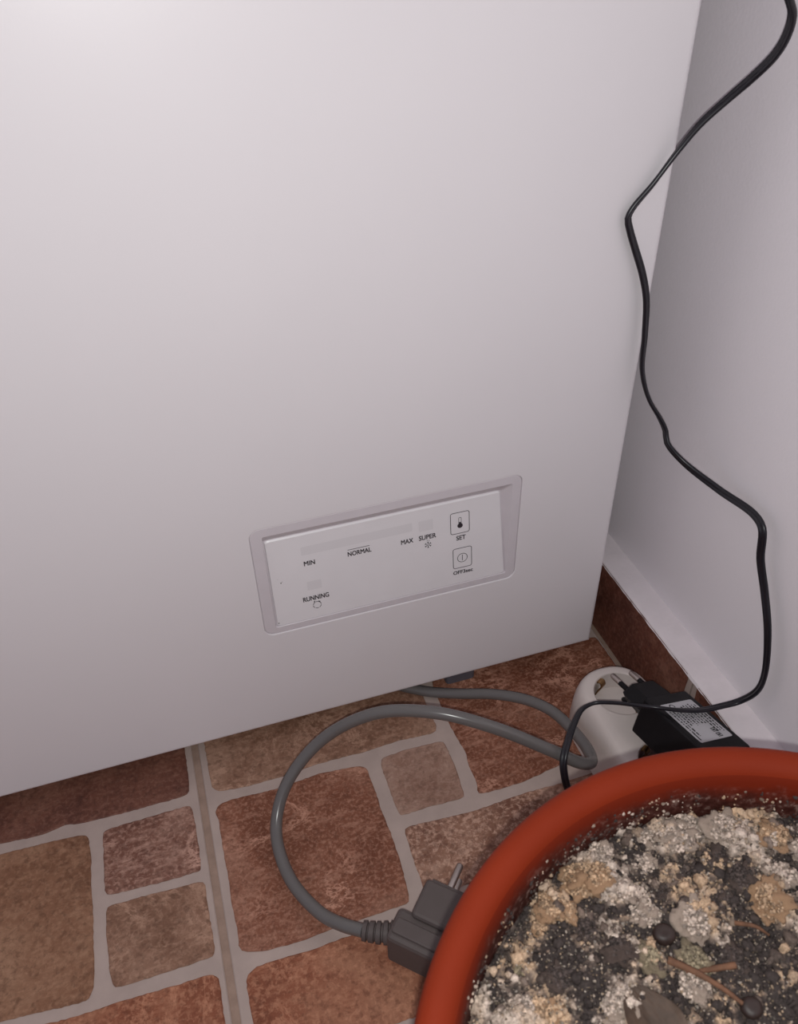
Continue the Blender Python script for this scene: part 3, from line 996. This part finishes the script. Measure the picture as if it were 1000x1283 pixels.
# ------------------------------------------------------------------ grey freezer mains lead with its plug
CABLE = [(0.0424, 0.2405, 0.018), (0.0308, 0.2494, 0.016), (0.0195, 0.2631, 0.012), (0.0061, 0.2942, 0.009), (0.0045, 0.3267, 0.014), (0.0172, 0.3475, 0.03),
         (0.0456, 0.3573, 0.055), (0.0839, 0.3456, 0.085), (0.1196, 0.326, 0.095), (0.1544, 0.307, 0.088), (0.1886, 0.2908, 0.07), (0.2094, 0.2844, 0.055),
         (0.2194, 0.2868, 0.048), (0.2246, 0.2998, 0.042), (0.2257, 0.3266, 0.033), (0.2215, 0.3498, 0.027), (0.2101, 0.3675, 0.023), (0.1908, 0.3841, 0.018),
         (0.1642, 0.4017, 0.009), (0.1418, 0.4153, 0.0055), (0.118, 0.435, 0.0052), (0.100, 0.480, 0.0052)]
lead = thing('mains_lead', (0.06, 0.26, 0.0), 'grey mains lead looping over the floor to an unplugged angled two-pin plug', 'power cord')
v, f = loft(sweep(spline(CABLE, 0.003), circle(0.0042, 16)))
mk('cable', v, f, M['grey_pvc'], lead, smooth=True, sharp=60)

ang = math.radians(46.5)
Pp = V((math.cos(ang), math.sin(ang), 0)); Pr = V((math.sin(ang), -math.cos(ang), 0)); Pz = V((0, 0, 1))
PCn = V((0.0991, 0.2429, 0.0190))


def plug_pt(p, r, z):
    return PCn + Pp * p + Pr * r + Pz * z


def prism_pr(name, outline, z0, z1, ch, mat, parent):
    """block from an outline in the plug's (p, r) plane with chamfered top and bottom"""
    cp = sum(a for a, b in outline) / len(outline); cr = sum(b for a, b in outline) / len(outline)

    def ins(d):
        out = []
        n = len(outline)
        for i in range(n):
            a, b, c = V(outline[i - 1]), V(outline[i]), V(outline[(i + 1) % n])
            n1 = (b - a).normalized(); n2 = (c - b).normalized()
            nn = V((-(n1.y + n2.y), n1.x + n2.x))
            nn = nn / max(0.5, nn.length) if nn.length else nn
            w = b + nn * d
            if (w - V((cp, cr))).length > (b - V((cp, cr))).length:
                w = b - nn * d
            out.append((w.x, w.y))
        return out
    i1 = ins(ch); i2 = ins(ch * 0.35)
    rg = [[plug_pt(a, b, z0) for a, b in i1], [plug_pt(a, b, z0 + ch) for a, b in outline],
          [plug_pt(a, b, z1 - ch) for a, b in outline], [plug_pt(a, b, z1 - ch * 0.35) for a, b in i2], [plug_pt(a, b, z1) for a, b in i1]]
    v_, f_ = loft(rg)
    return mk(name, v_, f_, mat, parent)


def rr_pr(p0, p1, r0, r1, rad):
    return [(a, b) for a, b in rrect(p0, p1, r0, r1, rad, 4)]


# plug head (towards the pins) with raised face, and the elbow block behind it
head = prism_pr('plug_head', rr_pr(-0.0270, -0.0015, -0.0135, 0.0165, 0.0030), -0.0188, 0.0180, 0.0022, M['plug_pvc'], lead)
prism_pr('plug_face', rr_pr(-0.0040, 0.0000, -0.0105, 0.0135, 0.0010), -0.0165, 0.0158, 0.0008, M['plug_pvc'], lead)
prism_pr('plug_elbow', rr_pr(-0.0440, -0.0230, -0.0225, 0.0170, 0.0032), -0.0180, 0.0135, 0.0028, M['plug_pvc'], lead)
prism_pr('plug_elbow_ridge', rr_pr(-0.0400, -0.0300, -0.0205, 0.0100, 0.0020), 0.0120, 0.0152, 0.0010, M['plug_pvc'], lead)
for zz in (0.0095, -0.0095):
    rg = []
    for p, rad in ((-0.003, 0.0024), (0.0172, 0.0024), (0.0184, 0.0020), (0.0190, 0.0010)):
        rg.append([plug_pt(p, 0.0006 + rad * math.cos(2 * math.pi * i / 14), zz + rad * math.sin(2 * math.pi * i / 14)) for i in range(14)])
    v, f = loft(rg)
    mk('pin', v, f, M['chrome'], lead, smooth=True, sharp=40)
# ribbed strain relief: solid core with collars
sa = plug_pt(-0.0335, -0.0200, -0.0005); sb = V((0.0424, 0.2405, 0.018)); sm = (sa + sb) / 2 + V((-0.001, -0.0002, 0))
path = spline([sa, sm, sb], 0.0005)
nP = len(path)
Ls = (sb - sa).length


def sr_scale(t):
    d = t * Ls
    base = 0.0073 - 0.0014 * t
    if 0.0035 < d < 0.0215:
        k = ((d - 0.0035) % 0.0045) / 0.0045
        if k < 0.26:
            base *= 0.80
    return base


v, f = loft(sweep(path, circle(1.0, 16), scale=sr_scale))
mk('strain_relief', v, f, M['plug_pvc'], lead, smooth=True, sharp=35)

# ------------------------------------------------------------------ white socket strip
SX, SYE, SYB, SH = 0.2660, 0.3640, 0.1650, 0.0500
strip = thing('socket_strip', (SX, 0.265, 0.0), 'white multi-socket extension block with rounded end, on the floor by the skirting', 'socket strip')


def strip_loop(hw, ins, z):
    """rounded-end outline: half ellipse at the freezer end, squarer at the other"""
    pts = []
    y1 = SYE - ins; y0 = SYB + ins
    ry = hw * 1.05
    for i in range(33):
        a = math.pi * i / 32
        ca, sa_ = math.cos(a), math.sin(a)
        e = 0.86
        pts.append((SX + hw * math.copysign(abs(ca) ** e, ca), (y1 - ry) + ry * abs(sa_) ** e, z))
    for i in range(17):
        a = math.pi + math.pi * i / 16
        ca, sa_ = math.cos(a), math.sin(a)
        pts.append((SX + hw * math.copysign(abs(ca) ** 0.6, ca), (y0 + hw * 0.6) - hw * 0.6 * abs(sa_) ** 0.6, z))
    return pts


bm = bmesh.new()
lp = []
for hw, ins, z in ((0.0285, 0.0022, 0.0), (0.0305, 0.0004, 0.003), (0.0308, 0.0, 0.016), (0.0304, 0.0005, 0.028), (0.0295, 0.0014, 0.037), (0.0280, 0.0028, 0.0435), (0.0262, 0.0045, 0.0475), (0.0245, 0.0062, 0.0492), (0.0228, 0.0079, SH)):
    lp.append([bm.verts.new(p) for p in strip_loop(hw, ins, z)])
for a, b in zip(lp, lp[1:]):
    for j in range(len(a)):
        bm.faces.new((a[j], a[(j + 1) % len(a)], b[(j + 1) % len(a)], b[j]))
bm.faces.new(lp[0])
SOCK = [(SX + 0.0015, 0.3320), (SX + 0.0015, 0.2690), (SX + 0.0015, 0.2080)]
ed = [bm.edges.get((lp[-1][j], lp[-1][(j + 1) % len(lp[-1])])) for j in range(len(lp[-1]))]
for cx, cy in SOCK:
    prev = None
    for r_, z in ((0.0200, SH), (0.0194, SH - 0.0008), (0.0190, SH - 0.0165)):
        c = [bm.verts.new((cx + r_ * math.cos(2 * math.pi * i / 40), cy + r_ * math.sin(2 * math.pi * i / 40), z)) for i in range(40)]
        if prev is None:
            for j in range(40):
                ed.append(bm.edges.new((c[j], c[(j + 1) % 40])))
        else:
            for j in range(40):
                bm.faces.new((prev[j], prev[(j + 1) % 40], c[(j + 1) % 40], c[j]))
        prev = c
    bm.faces.new(prev)
bmesh.ops.triangle_fill(bm, edges=ed, use_beauty=True, normal=(0, 0, 1))
bm.verts.index_update()
vv = [w.co.copy() for w in bm.verts]; ff = [[w.index for w in g.verts] for g in bm.faces]; bm.free()
mk('housing', vv, ff, M['strip'], strip, smooth=True, sharp=28)
for cx, cy in SOCK:
    ca, sa_ = math.cos(math.radians(118)), math.sin(math.radians(118))
    for dx in (-1, 1):
        # bent spring contact that curls over the well's edge
        pa = spline([(cx + dx * r_ * ca, cy + dx * r_ * sa_, SH - h_) for r_, h_ in ((0.0186, 0.0155), (0.0166, 0.0085), (0.0148, 0.0040), (0.0166, 0.0006), (0.0190, 0.0018))], 0.001)
        v, f = loft(sweep(pa, [(-0.0026, -0.0005), (0.0026, -0.0005), (0.0026, 0.0005), (-0.0026, 0.0005)], n0=V((dx * ca, dx * sa_, 0.2))))
        mk('earth_contact', v, f, M['brass'], strip)
        hx, hy = cx + dx * 0.0095 * sa_, cy - dx * 0.0095 * ca
        v, f = loft([[(hx + 0.0026 * math.cos(a), hy + 0.0026 * math.sin(a), z) for a in np.arange(0, 6.2, 0.45)] for z in (SH - 0.0170, SH - 0.0163)])
        mk('pin_hole', v, f, M['hole'], strip)

# ------------------------------------------------------------------ black plug-in power supply lying on the strip
K = 0.97
A0 = V((0.1679, -0.9781, 0.1226)); B0 = V((0.9440, 0.1237, -0.3059)); C0 = V((0.2841, 0.1671, 0.9441))
A0.normalize(); B0 = (B0 - A0 * B0.dot(A0)).normalized(); C0 = B0.cross(A0) * -1
if C0.z < 0:
    C0 = -C0
OA = CAM_POS + (V((0.2872, 0.3103, 0.0665)) - CAM_POS) * K
W_A, T_A, L_A = 0.0416 * K, 0.029 * K, 0.060


def ad(a, b, c):
    return OA + A0 * a + B0 * b + C0 * c


adapter = thing('power_adapter', (OA.x, OA.y, 0.0), 'black plug-in power adapter with silver rating label, lying unplugged on the socket strip', 'power adapter')


def ad_box(name, a0, a1, b0, b1, c0, c1, r, mat, parent=None, seg=3):
    v_, f_ = rbox_local(a1 - a0, b1 - b0, c1 - c0, r, seg)
    ca, cb, cc = (a0 + a1) / 2, (b0 + b1) / 2, (c0 + c1) / 2
    return mk(name, [ad(ca + p.x, cb + p.y, cc + p.z) for p in v_], f_, mat, parent or adapter)


body = ad_box('adapter_body', 0.0, L_A, -W_A / 2, W_A / 2, -T_A, 0.0, 0.0022, M['black'])
tz = -T_A * 0.5
# six-sided europlug nose, wider at its root
rg = []
for a, hw, hh in ((0.0015, 0.0178, 0.0080), (-0.012, 0.0168, 0.0074), (-0.0195, 0.0160, 0.0070), (-0.0210, 0.0150, 0.0062)):
    rg.append([ad(a, x, tz + 0.002 + z) for x, z in ((hw, 0), (hw - 0.006, hh), (-hw + 0.006, hh), (-hw, 0), (-hw + 0.006, -hh), (hw - 0.006, -hh))])
v, f = loft(rg)
nose = mk('plug_nose', v, f, M['black'], adapter)
for s in (-1, 1):
    rg = []
    for a, rad in ((-0.020, 0.0019), (-0.0305, 0.0019)):
        rg.append([ad(a, s * 0.0092 + rad * math.cos(2 * math.pi * i / 12), tz + 0.002 + rad * math.sin(2 * math.pi * i / 12)) for i in range(12)])
    v, f = loft(rg)
    pn = mk('pin', v, f, M['black'], adapter, smooth=True, sharp=40)
    rg = []
    for a, rad in ((-0.0300, 0.0020), (-0.0385, 0.0020), (-0.0395, 0.0016), (-0.0400, 0.0008)):
        rg.append([ad(a, s * 0.0090 + rad * math.cos(2 * math.pi * i / 12), tz + 0.002 + rad * math.sin(2 * math.pi * i / 12)) for i in range(12)])
    v, f = loft(rg)
    mk('metal_tip', v, f, M['chrome'], pn, smooth=True, sharp=40)
la0, la1, lb0, lb1 = 0.0100, 0.0482, -W_A / 2 + 0.0055, W_A / 2 - 0.0050
rp = rrect(la0, la1, lb0, lb1, 0.0012, 3)
v, f = loft([[ad(a, b, 0.0000) for a, b in rp], [ad(a, b, 0.0003) for a, b in rp]])
lab = mk('rating_label', v, f, M['label'], adapter)
lab['label'] = 'silver rating label with rows of tiny print'
# rows of print too small to read: short dashes along the label, a mark, two square symbols
vs_, fs = [], []


def pr_quad(a0, a1, b0, b1):
    n = len(vs_)
    vs_.extend([ad(a0, b0, 0.0004), ad(a1, b0, 0.0004), ad(a1, b1, 0.0004), ad(a0, b1, 0.0004)])
    fs.append((n, n + 1, n + 2, n + 3))


rp_ = random.Random(4)
Lb = lb1 - lb0
for row in range(11):
    b = lb0 + 0.0016 + row * (Lb - 0.003) / 10.5
    a = la0 + (0.0035 if row > 4 else 0.007) + rp_.uniform(0, 0.002)
    stop = la1 - (0.013 if 2 <= row <= 7 else 0.004) - rp_.uniform(0, 0.005)
    while a < stop:
        w = rp_.uniform(0.0007, 0.0034)
        pr_quad(a, min(a + w, stop), b, b + rp_.choice((0.0008, 0.0011, 0.0013)))
        a += w + 0.0007
for k in range(2):
    a = la1 - 0.0100 + k * 0.0048; b = lb0 + Lb * 0.62
    for q_ in ((0, 0.0035, 0, 0.0005), (0, 0.0035, 0.0034, 0.0039), (0, 0.0006, 0, 0.0039), (0.0030, 0.0036, 0, 0.0039), (0.0012, 0.0024, 0.0008, 0.0030)):
        pr_quad(a + q_[0], a + q_[1], b + q_[2], b + q_[3])
for i in range(10):
    t0 = math.radians(60 + i * 24); t1 = math.radians(60 + (i + 1) * 24)
    n = len(vs_)
    for t_, r_ in ((t0, 0.0023), (t1, 0.0023), (t1, 0.0016), (t0, 0.0016)):
        vs_.append(ad(la0 + 0.0035 + r_ * math.cos(t_), lb0 + 0.0085 + r_ * math.sin(t_), 0.0004))
    fs.append((n, n + 1, n + 2, n + 3))
pr_quad(la1 - 0.0085, la1 - 0.0020, lb0 + 0.0014, lb0 + 0.0024)
mk('fine_print', vs_, fs, M['hole'], lab)

# ------------------------------------------------------------------ thin black twin cord
CORD = [(0.2802, 0.352, 0.4998), (0.2892, 0.356, 0.4909), (0.2972, 0.36, 0.4835), (0.3032, 0.363, 0.4772), (0.307, 0.368, 0.4679), (0.3086, 0.375, 0.4584), (0.3065, 0.385, 0.447),
        (0.3007, 0.392, 0.437), (0.2912, 0.399, 0.4234), (0.2832, 0.403, 0.4097), (0.2726, 0.405, 0.3933), (0.2628, 0.4058, 0.3812), (0.2607, 0.4058, 0.3762), (0.2626, 0.4055, 0.3698),
        (0.268, 0.405, 0.3577), (0.2748, 0.404, 0.3424), (0.2797, 0.403, 0.3266), (0.2825, 0.402, 0.3027), (0.284, 0.4, 0.2785), (0.2891, 0.395, 0.26), (0.2968, 0.389, 0.2462),
        (0.3, 0.386, 0.2387), (0.3001, 0.382, 0.2319), (0.3072, 0.372, 0.2222)]
CORD = [(0.2560, 0.345, 0.60), (0.2640, 0.347, 0.54)] + CORD
CORD_TAIL = [(0.3066, 0.2765, 0.0855), (0.2920, 0.2780, 0.0852), (0.2743, 0.2802, 0.0897), (0.2610, 0.2840, 0.0930), (0.2518, 0.2924, 0.0890), (0.242, 0.3088, 0.0765), (0.2336, 0.315, 0.072),
             (0.2235, 0.3133, 0.072), (0.2117, 0.3028, 0.075), (0.2, 0.2896, 0.077), (0.1924, 0.2802, 0.072), (0.1919, 0.2743, 0.06), (0.197, 0.2706, 0.04), (0.2047, 0.2654, 0.015),
             (0.2120, 0.2450, 0.0040), (0.2230, 0.1900, 0.0030), (0.2500, 0.1480, 0.0030), (0.2850, 0.1500, 0.0060), (0.3020, 0.1850, 0.0350), (0.3010, 0.2180, 0.0600)]
MID = [(0.3186, 0.3462, 0.2147), (0.3222, 0.3150, 0.2165), (0.3213, 0.3050, 0.2138), (0.3215, 0.2990, 0.1942), (0.3222, 0.2890, 0.1760), (0.3215, 0.2760, 0.1537), (0.3218, 0.2670, 0.1221), (0.3217, 0.2680, 0.1046), (0.3173, 0.2750, 0.0874)]
PATH = spline(CORD + MID + CORD_TAIL, 0.003)
sec = []
for s in (1, -1):
    for i in range(9):
        a = math.radians(-140 + 280 * i / 8) + (0 if s > 0 else math.pi)
        sec.append((s * 0.00125 + 0.00138 * math.cos(a), 0.00138 * math.sin(a)))
v, f = loft(sweep(PATH, sec, n0=V((0, -1, 0.3)), twist=lambda t: 0.5 + 1.0 * math.sin(t * 17) + 1.2 * t))
o = mk('twin_cord', v, f, M['cord'], smooth=True, sharp=70)
tag(o, 'thin black twin-core cord hanging past the freezer corner and crossing the adapter', 'cord')
